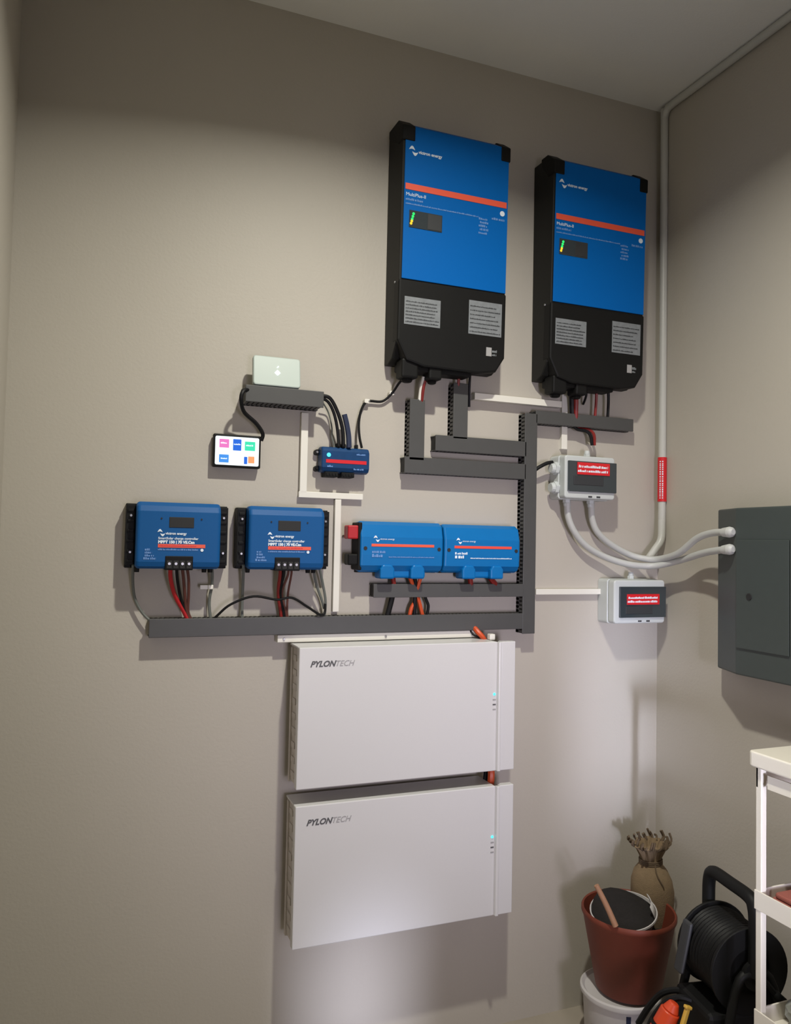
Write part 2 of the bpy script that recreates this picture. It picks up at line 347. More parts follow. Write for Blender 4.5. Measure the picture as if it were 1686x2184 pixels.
# ------------------------------------------------------------------ charge controllers
def controller(x0, x1, z0, z1, label):
    D = 0.088; wbr = 0.024
    t = thing('charge_controller', label, 'charge controller', ((x0+x1)/2, 0, z0), 'blue solar charge controllers')
    hw = (x1-x0)/2; H = z1-z0
    bm = new(); add_prism(bm, [(-0.0, 0.0), (-0.03, 0.0), (-0.03, H-0.004), (0.0, H-0.004)], 0, -hw-wbr, hw+wbr)
    obj('heatsink_plate', bm, M['black'], t, 0.002)
    for s in (-1, 1):
        bm = new()
        add_box(bm, min(s*(hw+0.002), s*(hw+wbr)), max(s*(hw+0.002), s*(hw+wbr)), -0.046, -0.030, 0.008, H-0.008)
        for k in range(6): add_box(bm, s*(hw+wbr/2)-0.008, s*(hw+wbr/2)+0.008, -0.050, -0.046, 0.015+k*0.026, 0.022+k*0.026)
        fl = obj('side_flange', bm, M['black'], t, 0.001)
        for zz in (H*0.24, H*0.79):
            bm = new(); add_cyl(bm, (s*(hw+wbr/2), -0.046, zz), (s*(hw+wbr/2), -0.054, zz), 0.0045, 0.003, 8)
            obj('screw', bm, M['screw'], fl)
    # cast body: rounded in section
    prof = [(-0.03, 0.0), (-D+0.014, 0.0), (-D+0.004, 0.006), (-D, 0.018), (-D, H-0.024), (-D+0.006, H-0.010), (-D+0.022, H), (-0.03, H)]
    bm = new(); add_prism(bm, prof, 0, -hw, hw); obj('body', bm, M['blue2'], t, 0.009, smooth=False, seg=4)
    y = -D-0.0007
    obj('display', bx(-0.026, 0.036, y-0.0008, y+0.004, H-0.065, H-0.038), M['slot'], t, 0.001)
    cx = -0.052
    bm = new(); add_swoosh(bm, cx-0.002, H-0.080, y, 0.012); obj('logo_mark', bm, M['whiteprint'], t)
    text('logo_text', 'victron energy', cx+0.018, H-0.083, y, 0.0088, M['whiteprint'], t, bold=0.0003)
    text('name_text', 'SmartSolar charge controller', cx, H-0.0955, y, 0.0085, M['whiteprint'], t, bold=0.0002)
    text('model_text', 'MPPT 150 | 70 VE.Can', cx, H-0.1055, y, 0.0098, M['whiteprint'], t, bold=0.0006)
    st = obj('stripe', bx(cx, cx+0.118, y-0.0003, y+0.001, H-0.1165, H-0.1075), M['stripe'], t)
    bm = new(); add_scrawl(bm, cx+0.004, cx+0.095, H-0.1135, 0.0035, y-0.0005); obj('stripe_print', bm, M['redlab'], st)
    bm = new(); add_scrawl(bm, cx, cx+0.10, H-0.1235, 0.0045, y)
    for k in range(4): add_scrawl(bm, -hw+0.022-0.003*(k == 3), -hw+0.034+0.005*k, H-0.125-0.0075*k, 0.006, y)
    obj('small_print', bm, M['blueprint'], t)
    bm = new(); add_cyl(bm, (cx+0.110, y+0.0004, H-0.122), (cx+0.110, y-0.0006, H-0.122), 0.004, 0.004, 10); obj('badge', bm, M['whiteprint'], t)
    for sx in (-0.045, 0.055):
        bm = new(); add_cyl(bm, (sx, y+0.001, H-0.042), (sx, y-0.001, H-0.042), 0.0022, 0.0022, 8)
        obj('status_window', bm, M['slot'], t)
    # terminal block
    tb0, tb1 = -0.033, 0.036
    tb = obj('terminal_block', bx(tb0, tb1, -D-0.003, -0.03, -0.003, 0.033), M['black'], t, 0.0015)
    for k in range(4):
        xx = tb0+0.010+k*0.0163
        bm = new(); add_box(bm, xx-0.0065, xx+0.0065, -D-0.005, -D-0.002, 0.001, 0.021); obj('terminal', bm, M['slot'], tb, 0.001)
        bm = new(); add_cyl(bm, (xx, -D-0.004, 0.0135), (xx, -D-0.0065, 0.0135), 0.0042, 0.0036, 10); obj('terminal_screw', bm, M['screw'], tb)
    for gx in (-hw+0.006, hw-0.020, hw-0.036):
        bm = new(); add_cyl(bm, (gx, -0.05, 0.004), (gx, -0.05, -0.010), 0.007, 0.006, 10)
        obj('gland', bm, M['black'], t)
    return t
controller(0.101, 0.312, 1.392, 1.563, 'blue charge controller on the far left, furthest from the inverters')
controller(0.385, 0.594, 1.392, 1.562, 'blue charge controller in the middle, beside the thin white vertical trunking')

# ------------------------------------------------------------------ light blue busbar distributors
def distributor(x0, x1, z0, z1, label, first):
    D = 0.068
    t = thing('busbar_distributor', label, 'distributor', ((x0+x1)/2, 0, z0), 'light blue busbar boxes')
    hw = (x1-x0)/2; H = z1-z0; zl = 0.022
    prof = [(0.0, 0.006), (-0.040, 0.0), (-D+0.012, 0.006), (-D+0.002, 0.020), (-D, 0.050), (-D, H-0.045), (-D+0.010, H-0.010), (-0.040, H), (0.0, H-0.004)]
    bm = new(); add_prism(bm, prof, 0, -hw, hw); obj('cover', bm, M['blue3'], t, 0.006, seg=3)
    obj('backplate', bx(-hw+0.004, hw-0.004, -0.02, 0.0, -0.002, H-0.01), M['black'], t)
    # lower skirt with two cable knuckles
    bm = new(); add_box(bm, -hw+0.062, hw-0.050, -D+0.014, -0.01, -0.016, 0.02); obj('skirt', bm, M['blue3'], t, 0.006)
    for kx in (-0.047, 0.047):
        bm = new(); add_prism(bm, [(kx-0.022, -0.018), (kx+0.022, -0.018), (kx+0.022, 0.010), (kx+0.014, 0.023), (kx-0.014, 0.023), (kx-0.022, 0.010)], 1, -D-0.004, -0.02)
        obj('cable_knuckle', bm, M['blue3'], t, 0.005)
    y = -D-0.0006
    obj('stripe', bx(-hw+0.032, hw-0.030, y-0.0004, y+0.001, H*0.505, H*0.505+0.008), M['stripe' if first else 'red'], t, 0.0006)
    bm = new(); add_swoosh(bm, -hw+0.038, H*0.65, y, 0.012); obj('logo_mark', bm, M['whiteprint'], t)
    text('logo_text', 'victron energy', -hw+0.058, H*0.64, y, 0.0075, M['whiteprint'], t)
    bm = new(); add_scrawl(bm, -hw+0.034, -hw+0.075, H*0.38, 0.007, y); add_scrawl(bm, -hw+0.034, -hw+0.066, H*0.30, 0.009, y)
    add_scrawl(bm, -hw+0.085, hw-0.03, H*0.295, 0.0035, y); obj('small_print', bm, M['blueprint'] if first else M['whiteprint'], t)
    for s in (-1, 1):
        bm = new(); add_cyl(bm, (s*(hw-0.014), y+0.003, H*0.47), (s*(hw-0.014), y-0.0006, H*0.47), 0.0055, 0.0055, 12); obj('screw_hole', bm, M['slot'], t)
    if first:
        p = obj('red_terminal', bx(-hw-0.036, -hw-0.004, -0.060, -0.02, H-0.052, H-0.013), M['cap'], t, 0.004); p['label'] = 'red terminal cap'
        p = obj('black_terminal', bx(-hw-0.034, -hw-0.004, -0.060, -0.02, 0.020, 0.052), M['black'], t, 0.004); p['label'] = 'black terminal cap'
        obj('end_cap', bx(-hw-0.006, -hw+0.006, -D+0.006, -0.002, 0.006, H-0.004), M['black'], t, 0.003)
    return t
distributor(0.706, 0.963, 1.385, 1.531, 'light blue busbar box with red and black end terminals', True)
distributor(0.967, 1.222, 1.385, 1.529, 'light blue busbar box touching the tall vertical grey trunking', False)

# ------------------------------------------------------------------ batteries
def battery(z0, z1, label, led_z):
    x0, x1 = 0.520, 1.174
    t = thing('battery_pack', label, 'battery', ((x0+x1)/2, 0, z0), 'white wall batteries')
    hw = (x1-x0)/2; H = z1-z0; D = 0.130
    obj('body', bx(-hw+0.004, hw-0.05, -D+0.022, -0.022, 0.004, H-0.006), M['steel'], t, 0.003)
    # front cover: bent sheet with returns at top, bottom and left
    bm = new()
    add_box(bm, -hw, hw-0.060, -D, -D+0.024, 0.0, H)
    obj('front_cover', bm, M['batt'], t, 0.0025)
    obj('end_panel', bx(hw-0.046, hw, -D-0.001, -D+0.022, 0.0, H), M['batt'], t, 0.002)
    bm = new(); add_prism(bm, [(hw-0.061, -D+0.004), (hw-0.058, -D-0.009), (hw-0.049, -D-0.009), (hw-0.045, -D+0.004)], 2, 0.0, H)
    obj('ridge', bm, M['batt'], t, 0.002)
    obj('top_plate', bx(-hw+0.001, hw-0.062, -D+0.0235, -0.024, H-0.005, H-0.0004), M['batt'], t)
    bm = new()
    for k in range(9): add_box(bm, -hw+0.001, -hw+0.006, -0.100+0.004*(k % 3), -0.060, 0.02+k*0.039, 0.036+k*0.039)
    add_box(bm, -hw+0.000, -hw+0.008, -0.050, -0.035, 0.0, H-0.01)
    obj('side_ribs', bm, M['steel'], t, 0.001)
    obj('wall_rail', bx(-hw+0.03, hw-0.03, -0.024, 0.0, 0.05, H-0.05), M['steel'], t)
    y = -D-0.0005
    zt = H-0.052
    text('logo_text', 'PYLON', -hw+0.030, zt, y, 0.0215, M['darkprint'], t, shear=0.35, bold=0.0007, sx=1.0)
    text('logo_text', 'TECH', -hw+0.030+0.0685, zt, y, 0.0215, M['palegrey'], t, shear=0.35, sx=0.98)
    bm = new(); add_cyl(bm, (hw-0.068, y+0.0005, led_z-z0), (hw-0.068, y-0.0012, led_z-z0), 0.0042, 0.0036, 12)
    obj('status_light', bm, M['ledc'], t)
    for k in range(3): obj('indicator', bx(hw-0.073, hw-0.063, y-0.0002, y+0.001, led_z-z0-0.018-k*0.014, led_z-z0-0.014-k*0.014), M['palegrey'] if k != 1 else M['darkprint'], t)
    return t
battery(0.813, 1.187, 'upper white battery of the two, directly under the long grey trunking', 1.035)
battery(0.400, 0.770, 'lower white battery of the two, hanging below the other one', 0.625)
t = thing('mounting_rail', 'flat white rail above the upper battery, sticking out on its left', 'rail', (0.80, 0, 1.187))
obj('rail', bx(-0.318, 0.300, -0.034, 0.0, 0.002, 0.023), M['white'], t, 0.002)
for xx in (-0.30, 0.0, 0.28):
    bm = new(); add_cyl(bm, (xx, -0.033, 0.012), (xx, -0.037, 0.012), 0.004, 0.003, 8)
    obj('screw', bm, M['screw'], t)

# ------------------------------------------------------------------ grey slotted trunking
TDp = 0.042
def trunk(x0, x1, z0, z1, label, vertical=False, d=TDp, y0=0.0):
    t = thing('cable_trunking', label, 'trunking', ((x0+x1)/2, 0, z0), 'dark grey slotted trunking')
    hw = (x1-x0)/2; H = z1-z0; c = 0.005
    obj('channel', bx(-hw+0.0025, hw-0.0025, -d+c+0.002, -y0, 0.002 if not vertical else 0.0, H-0.002 if not vertical else H), M['slot'], t)
    bm = new(); st = 0.0125
    if vertical:
        n = int(H/st)
        for s in (-1, 1):
            for k in range(n):
                add_box(bm, min(s*hw, s*(hw-0.003)), max(s*hw, s*(hw-0.003)), -d+c, -y0, k*st+0.002, k*st+0.0095)
            add_box(bm, min(s*hw, s*(hw-0.003)), max(s*hw, s*(hw-0.003)), -y0-0.016, -y0, 0, H)
    else:
        n = int(2*hw/st)
        for zz in (0, H-0.003):
            for k in range(n): add_box(bm, -hw+k*st+0.002, -hw+k*st+0.0095, -d+c, -y0, zz, zz+0.003)
            add_box(bm, -hw, hw, -y0-0.016, -y0, zz, zz+0.003)
    obj('slotted_walls', bm, M['trunk'], t)
    obj('cover', bx(-hw-0.0008, hw+0.0008, -d, -d+c, -0.0008, H+0.0008), M['trunk'], t, 0.0015)
    return t
def trpx(pxl, pxr, pyt, pyb, label, vertical=False, d=TDp, y0=0.0, ym=None):
    """trunking from its front-face pixels, measured at mid length"""
    xm = (pxl+pxr)/2; ymid = (pyt+pyb)/2
    a = on(pxl, ymid, d); b = on(pxr, ymid, d); c = on(xm, pyt, d); e = on(xm, pyb, d)
    return trunk(a.x, b.x, e.z, c.z, label, vertical, d, y0)
a = on(1117, 1116, TDp); b = on(1142.5, 1116, TDp)
trunk(a.x, b.x, on(1126, 1351, TDp).z, on(1132, 882, TDp).z, 'tall vertical grey trunking beside the two isolator boxes', True)
a = on(318, 1334, TDp); VX = on(1117, 1116, TDp).x-0.001
trunk(a.x, VX, on(700, 1351, TDp).z, on(700, 1315, TDp).z, 'long horizontal grey trunking running along above the batteries')
trpx(1143, 1350, 885, 911, 'short grey trunking under the right inverter, level with the vertical one\'s top')
trpx(797, 1116, 1246, 1273, 'horizontal grey trunking right below the light blue busbar boxes')
trpx(863, 1121, 982, 1015, 'horizontal grey trunking level with the small blue hub')
trpx(929, 1122, 935, 967, 'short horizontal grey trunking just above a longer one, left of the vertical one')
a = on(874, 905, TDp); b = on(905, 905, TDp)
trunk(a.x, b.x, on(889, 981, TDp).z, on(889, 852, TDp).z, 'vertical grey stub under the left inverter, nearer the small blue hub', True)
a = on(967, 880, TDp); b = on(997, 880, TDp)
trunk(a.x, b.x, on(985, 936, TDp).z, on(985, 818, TDp).z, 'vertical grey stub under the left inverter, beside the white horizontal trunking', True)
trpx(524, 690, 828, 862, 'short grey trunking under the white router', d=0.075)

# ------------------------------------------------------------------ white mini trunking
def mini(x0, x1, z0, z1, label, d=0.016, y0=0.0):
    t = thing('mini_trunking', label, 'trunking', ((x0+x1)/2, 0, z0), 'white mini trunking')
    hw = (x1-x0)/2; H = z1-z0
    obj('base', bx(-hw+0.001, hw-0.001, -d+0.005, -y0, 0.001, H-0.001), M['white'], t)
    obj('lid', bx(-hw, hw, -d, -d+0.0048, 0, H), M['white'], t, 0.0012)
    return t
def mpx(pxl, pxr, pyt, pyb, label, d=0.016):
    a = on(pxl, (pyt+pyb)/2, d); b = on(pxr, (pyt+pyb)/2, d); c = on((pxl+pxr)/2, pyt, d); e = on((pxl+pxr)/2, pyb, d)
    return mini(a.x, b.x, e.z, c.z, label, d)
mpx(641, 656, 880, 1050, 'white vertical trunking left of the small blue hub')
mpx(637, 774, 1050.5, 1063.5, 'white horizontal trunking under the small blue hub')
mpx(712, 725, 1065, 1305, 'white vertical trunking between the charge controller and busbar box')
mpx(1012, 1198, 846.5, 860.5, 'white horizontal trunking between the two inverters\' undersides', 0.03)
mpx(1198, 1210, 832, 958, 'thin white vertical trunking dropping to the upper isolator box')
mpx(1143, 1286, 1256, 1268, 'white horizontal trunking leading to the lower isolator box')

# ------------------------------------------------------------------ cables
def cable(label, pts, r, m, name='cable', cat='cable', group=None, seg=8, sub=6):
    """pts: (pixel x, pixel y, distance from the back wall)"""
    P = [on(px, py, d) for px, py, d in pts]
    t = P[0]
    bm = new(); add_tube(bm, [p-t for p in P], r, seg, sub)
    o = obj(name, bm, M[m], smooth=True); o.location = t
    return tag(o, label, cat, group)
G1 = 'wires under the left charge controller'; G2 = 'wires under the middle charge controller'
cable('black cable curving from the router trunking to the touch display', [(536, 832, .062), (520, 833, .080), (514, 850, .082), (520, 878, .06), (546, 903, .045), (560, 925, .035), (557, 940, .028)], .0055, 'blackcab')
cable('black cable from router trunking to small blue hub, leftmost of the bundle', [(684, 848, .06), (700, 858, .055), (712, 882, .05), (719, 915, .045), (722, 952, .045)], .0045, 'blackcab', group='cables into the small blue hub')
cable('black cable from router trunking to small blue hub, middle of the bundle', [(684, 843, .06), (704, 850, .06), (720, 880, .055), (730, 915, .05), (732, 952, .045)], .0055, 'blackcab', group='cables into the small blue hub')
cable('thin grey wire looping down beside the small blue hub bundle', [(688, 858, .03), (700, 880, .012), (707, 910, .014), (708, 932, .02), (714, 955, .03)], .0022, 'greycab')
cable('thick navy plug lead standing on the small blue hub', [(734, 884, .045), (739, 905, .045), (743, 930, .045), (744, 955, .045)], .008, 'navycab', name='plug_lead')
cable('thin black cable from the left inverter down to the small blue hub', [(866, 800, .06), (850, 818, .04), (836, 838, .02), (815, 856, .012), (784, 856, .012), (771, 872, .014), (765, 900, .02), (766, 930, .035), (771, 955, .045)], .0038, 'blackcab')
for (px, py, lb) in ((834, 839, 'white cable clip on the thin black cable, close to the inverter'), (781, 856, 'white cable clip where the thin black cable bends down')):
    p = on(px, py, .012); t = thing('cable_clip', lb, 'cable clip', (p.x, 0, p.z), 'white cable clips')
    bm = new(); add_prism(bm, rrect(-0.008, 0.008, -0.006, 0.006, 0.004), 1, -0.020, 0); obj('saddle', bm, M['white'], t)
    bm = new(); add_cyl(bm, (0.006, -0.019, 0), (0.006, -0.023, 0), 0.0025, 0.002, 8); obj('nail', bm, M['screw'], t)
cable('white cable running from the left inverter into the trunking stub', [(903, 803, .06), (897, 830, .045), (893, 862, .035)], .005, 'white')
cable('red cable running from the left inverter into the trunking stub', [(908, 803, .06), (902, 830, .05), (898, 862, .035)], .005, 'redcab')
cable('short red cable from left inverter to the second trunking stub', [(979, 790, .05), (978, 806, .045), (976, 830, .035)], .0045, 'redcab')
cable('thin black cable beside the second trunking stub', [(1003, 788, .04), (1001, 815, .02), (1000, 845, .012), (1000, 868, .008)], .004, 'blackcab')
cable('thick black cable below the right inverter\'s gland', [(1219, 820, .06), (1219, 850, .04), (1220, 893, .03)], .009, 'blackcab')
cable('thick red cable below the right inverter\'s gland', [(1227, 825, .065), (1228, 855, .05), (1227, 893, .035)], .0075, 'redcab')
cable('thin curved black cable under the right inverter', [(1250, 820, .05), (1250, 840, .04), (1247, 852, .03), (1243, 862, .012)], .0038, 'blackcab')
cable('thin red cable under the right inverter', [(1272, 815, .05), (1271, 850, .04), (1268, 893, .035)], .0045, 'redcab')
cable('thin black cable nearest the corner, under the right inverter', [(1295, 815, .05), (1297, 850, .04), (1295, 895, .035)], .0048, 'blackcab')
cable('black cable curving from grey trunking into upper isolator box', [(1221, 905, .03), (1230, 915, .03), (1250, 920, .035), (1259, 930, .04), (1262, 950, .04)], .0055, 'blackcab')
cable('red cable curving from grey trunking into upper isolator box', [(1225, 905, .022), (1236, 914, .025), (1256, 917, .03), (1266, 928, .04), (1267, 950, .04)], .005, 'redcab')
cable('black cable from the vertical trunking into the isolator\'s side gland', [(1140, 1003, .03), (1150, 996, .036), (1166, 988, .038), (1178, 986, .038)], .006, 'blackcab')
# under the left controller
cable('grey wire curving down on the far left of the charge controllers', [(284, 1205, .05), (283, 1240, .03), (287, 1275, .02), (302, 1305, .02), (324, 1328, .025)], .0038, 'greycab')
for k, (x0, m, r, lb) in enumerate(((363, 'redcab', .0055, 'bright red wire under the left charge controller'), (376, 'blackcab', .004, 'black wire second from left under the left charge controller'), (388, 'brown', .004, 'brown wire third from left under the left charge controller'), (398, 'brown', .0038, 'brown wire fourth from left under the left charge controller'))):
    cable(lb, [(x0, 1205, .07), (x0+1+k, 1235, .055), (x0+10-k*2, 1270, .04), (392+k*3, 1305, .03), (404+k*3, 1330, .03)], r, m if k else 'cap', group=G1)
cable('dark grey wire with white tag under the left charge controller', [(452, 1210, .05), (452, 1245, .03), (446, 1285, .02), (450, 1330, .025)], .0042, 'greycab')
p = on(438, 1252, .03); t = thing('wire_tag', 'small white tag on the dark grey wire', 'tag', tuple(p))
obj('flag', bx(-0.014, 0.006, -0.001, 0.001, -0.006, 0.005), M['white'], t, 0.0005)
obj('wrap', bx(0.006, 0.020, -0.006, 0.006, -0.006, 0.006), M['white'], t, 0.002)
# under the middle controller
cable('grey wire hanging straight down left of middle charge controller', [(519, 1205, .05), (518, 1240, .03), (516, 1290, .02), (516, 1328, .025)], .0042, 'greycab')
for k, (x0, x1, x2, m, r, lb) in enumerate(((597, 593, 598, 'redcab', .0048, 'dark red wire leftmost under the middle charge controller'), (604, 597, 604, 'blackcab', .005, 'thick black wire under the middle charge controller'), (614, 601, 609, 'brown', .0035, 'brown wire third under the middle charge controller'), (621, 614, 612, 'brown', .0032, 'thin brown wire fourth under the middle charge controller'))):
    cable(lb, [(x0, 1205, .07), (x0, 1225, .06), (x1, 1265, .04), (x2, 1305, .03), (x2+3, 1330, .03)], r, m, group=G2)
cable('grey looped wire on the right of middle charge controller, outer one', [(680, 1208, .05), (688, 1245, .035), (694, 1285, .03), (690, 1328, .025)], .0038, 'greycab')
cable('grey looped wire on the right of middle charge controller, inner one', [(667, 1208, .05), (674, 1245, .035), (686, 1280, .03), (691, 1298, .028)], .0038, 'greycab')
cable('long thin black cable waving above the long trunking', [(446, 1330, .03), (464, 1312, .04), (492, 1289, .05), (540, 1272, .055), (590, 1279, .055), (622, 1275, .055), (655, 1294, .05), (682, 1311, .045), (692, 1306, .04), (693, 1288, .035)], .0034, 'blackcab')
# under the busbar boxes
G3 = 'battery leads under the busbar boxes'
for lb, pts, r, m in (
    ('short dark red lead under first knuckle of the left busbar box', [(838, 1230, .04), (841, 1260, .03)], .0068, 'redcab'),
    ('orange red lead just left of the crossing black lead', [(874, 1232, .045), (880, 1250, .035), (884, 1280, .03), (876, 1300, .028), (871, 1326, .025)], .006, 'orange'),
    ('thick black lead crossing between the two orange red leads', [(884, 1228, .045), (886, 1255, .035), (884, 1285, .032), (883, 1326, .025)], .0062, 'blackcab'),
    ('orange red lead just right of the crossing black lead', [(896, 1232, .045), (889, 1262, .035), (895, 1290, .03), (904, 1326, .025)], .006, 'orange'),
    ('black lead bending outward right of the orange red leads', [(900, 1255, .03), (908, 1278, .03), (913, 1295, .028), (906, 1326, .02)], .0045, 'blackcab'),
    ('black wedge-like flat lead left of the orange red leads', [(838, 1265, .03), (832, 1290, .028), (822, 1328, .025)], .0085, 'blackcab'),
    ('short dark red lead under the first knuckle of right busbar box', [(1002, 1232, .04), (1005, 1260, .03)], .008, 'redcab'),
    ('short dark red lead under the second knuckle of right busbar box', [(1045, 1232, .04), (1062, 1256, .03)], .009, 'redcab')):
    cable(lb, pts, r, m, group=G3, name='battery_lead')
cable('orange cable emerging under long trunking onto the upper battery', [(1008, 1335, .03), (1018, 1347, .05), (1028, 1358, .06), (1036, 1370, .06)], .0078, 'orange', name='battery_cable')
cable('thin black cable beside the orange one above upper battery', [(995, 1335, .02), (1008, 1352, .04), (1022, 1361, .05), (1035, 1372, .05)], .003, 'blackcab')
cable('thick orange cable in the gap between the two batteries', [(1046, 1632, .075), (1047, 1650, .085), (1046, 1668, .085), (1046, 1690, .075)], .0105, 'orange', name='battery_cable')
cable('black cable in the gap between the two batteries', [(1034, 1630, .06), (1036, 1650, .06), (1033, 1672, .06)], .008, 'blackcab')
p = on(1047, 1362, .085); t = thing('white_plug', 'small white plug on top of the upper battery', 'plug', (p.x, p.y, 1.187))
obj('plug_body', bx(-0.009, 0.009, -0.010, 0.010, 0.0, 0.018), M['white'], t, 0.003)

# ------------------------------------------------------------------ small blue hub, display, router
a = on(686, 985, .05); b = on(788, 985, .05); z1 = on(735, 953, .05).z; z0 = on(735, 1009, .05).z
t = thing('communication_hub', 'small dark blue hub box with a red stripe and cyan light', 'hub', ((a.x+b.x)/2, 0, z0))
hw = (b.x-a.x)/2; H = z1-z0
bm = new(); add_prism(bm, [(-0.004, 0.002), (-0.03, 0.0), (-0.044, 0.004), (-0.05, 0.014), (-0.05, H-0.014), (-0.042, H-0.002), (-0.02, H), (-0.004, H-0.002)], 0, -hw, hw)
obj('case', bm, M['blue4'], t, 0.005, seg=3)
for zz in (H-0.016, 0.012):
    bm = new(); add_prism(bm, rrect(-hw-0.012, -hw+0.006, zz-0.008, zz+0.008, 0.0075), 1, -0.016, 0.0); f = obj('mounting_foot', bm, M['black'], t)
    bm = new(); add_cyl(bm, (-hw-0.005, -0.016, zz), (-hw-0.005, -0.020, zz), 0.0042, 0.003, 8); obj('foot_screw', bm, M['screw'] if zz > 0.03 else M['black'], f)
y = -0.0505
obj('stripe', bx(-hw+0.012, hw-0.010, y-0.0006, y+0.001, H*0.36, H*0.36+0.010), M['redlab'], t)
bm = new(); add_cyl(bm, (-hw+0.020, y+0.001, H*0.66), (-hw+0.020, y-0.003, H*0.66), 0.0062, 0.0045, 12); obj('status_light', bm, M['ledc'], t)
bm = new(); add_scrawl(bm, hw-0.040, hw-0.012, H*0.70, 0.005, y); add_scrawl(bm, -hw+0.016, -hw+0.032, H*0.20, 0.006, y); add_scrawl(bm, hw-0.048, hw-0.018, H*0.13, 0.005, y)
obj('small_print', bm, M['blueprint'], t)
for x0_, x1_ in ((-hw+0.012, -hw+0.050), (-hw+0.060, -hw+0.098)):
    bm = new(); add_box(bm, x0_, x1_, -0.046, -0.006, -0.012, 0.002)
    for k in range(4): add_box(bm, x0_+0.003+k*0.009, x0_+0.009+k*0.009, -0.049, -0.045, -0.010, -0.003)
    obj('terminal_connector', bm, M['black'], t, 0.001)
for k, (x_, w_) in enumerate(((-0.020, .012), (-0.004, .012), (0.012, .010), (0.035, .008))):
    bm = new(); add_box(bm, x_-w_/2, x_+w_/2, -0.040, -0.022, H-0.002, H+0.010)
    obj('plug', bm, M['black'], t, 0.002)

d = 0.030
a = on(455, 960, d); b = on(556, 960, d); z1 = on(505, 927, d).z; z0 = on(505, 997, d).z
t = thing('touch_display', 'small black touch display with bright screen of coloured tiles', 'display', ((a.x+b.x)/2, 0, z0), rot=(0, 0, 0))
hw = (b.x-a.x)/2; H = z1-z0
obj('bezel', bx(-hw, hw, -d, -0.006, 0, H), M['black'], t, 0.003)
obj('wall_mount', bx(-hw+0.02, hw-0.02, -0.008, 0, 0.015, H-0.015), M['black'], t)
bm = new(); sx0, sx1, sz0, sz1 = -hw+0.0045, hw-0.0055, 0.0055, H-0.0065
add_prism(bm, rrect(sx0, sx1, sz0, sz1, 0.004, 3), 1, -d-0.0008, -d+0.001); s = obj('screen', bm, M['screen'], t)
SW = sx1-sx0; SH = sz1-sz0
for (u0, u1, v0, v1, mm) in ((.09, .31, .60, .90, 'ipink'), (.40, .59, .52, .92, 'iblue'), (.67, .91, .54, .86, 'igreen'), (.09, .31, .08, .36, 'isky'), (.66, .735, .06, .32, 'iblue'), (.755, .90, .10, .34, 'iorange')):
    bm = new(); add_prism(bm, rrect(sx0+SW*u0, sx0+SW*u1, sz0+SH*v0, sz0+SH*v1, 0.0012, 2), 1, -d-0.0012, -d-0.0006)
    obj('menu_tile', bm, M[mm], s)
bm = new(); add_scrawl(bm, sx0+SW*.42, sx0+SW*.57, sz0+SH*.72, 0.004, -d-0.0014); add_scrawl(bm, sx0+SW*.12, sx0+SW*.26, sz0+SH*.74, 0.004, -d-0.0014)
add_scrawl(bm, sx0+SW*.70, sx0+SW*.86, sz0+SH*.70, 0.004, -d-0.0014); add_scrawl(bm, sx0+SW*.13, sx0+SW*.27, sz0+SH*.20, 0.004, -d-0.0014)
obj('menu_icons', bm, M['screen'], s)

a = on(540, 795, .07); b = on(641, 795, .07)
zb = on(590, 826, .07).z; zt_ = on(590, 761, .07).z
t = thing('wifi_router', 'flat white router propped upright on short grey trunking', 'router', ((a.x+b.x)/2, -0.056, zb), rot=(math.radians(-8), 0, 0))
hw = (b.x-a.x)/2; H = zt_-zb
bm = new(); add_prism(bm, rrect(-hw, hw, 0.0, H, 0.008), 1, -0.018, 0.0)
obj('case', bm, M['router'], t, 0.003)
bm = new(); add_prism(bm, [(-0.007, H*.45), (0.001, H*.36), (0.009, H*.45), (0.001, H*.55)], 1, -0.0188, -0.0175); obj('glowing_logo', bm, M['gloww'], t)
bm = new(); add_prism(bm, [(-0.001, H*.62), (0.002, H*.62), (0.005, H*.68), (0.002, H*.68)], 1, -0.0188, -0.0175); obj('status_light', bm, M['gloww'], t)

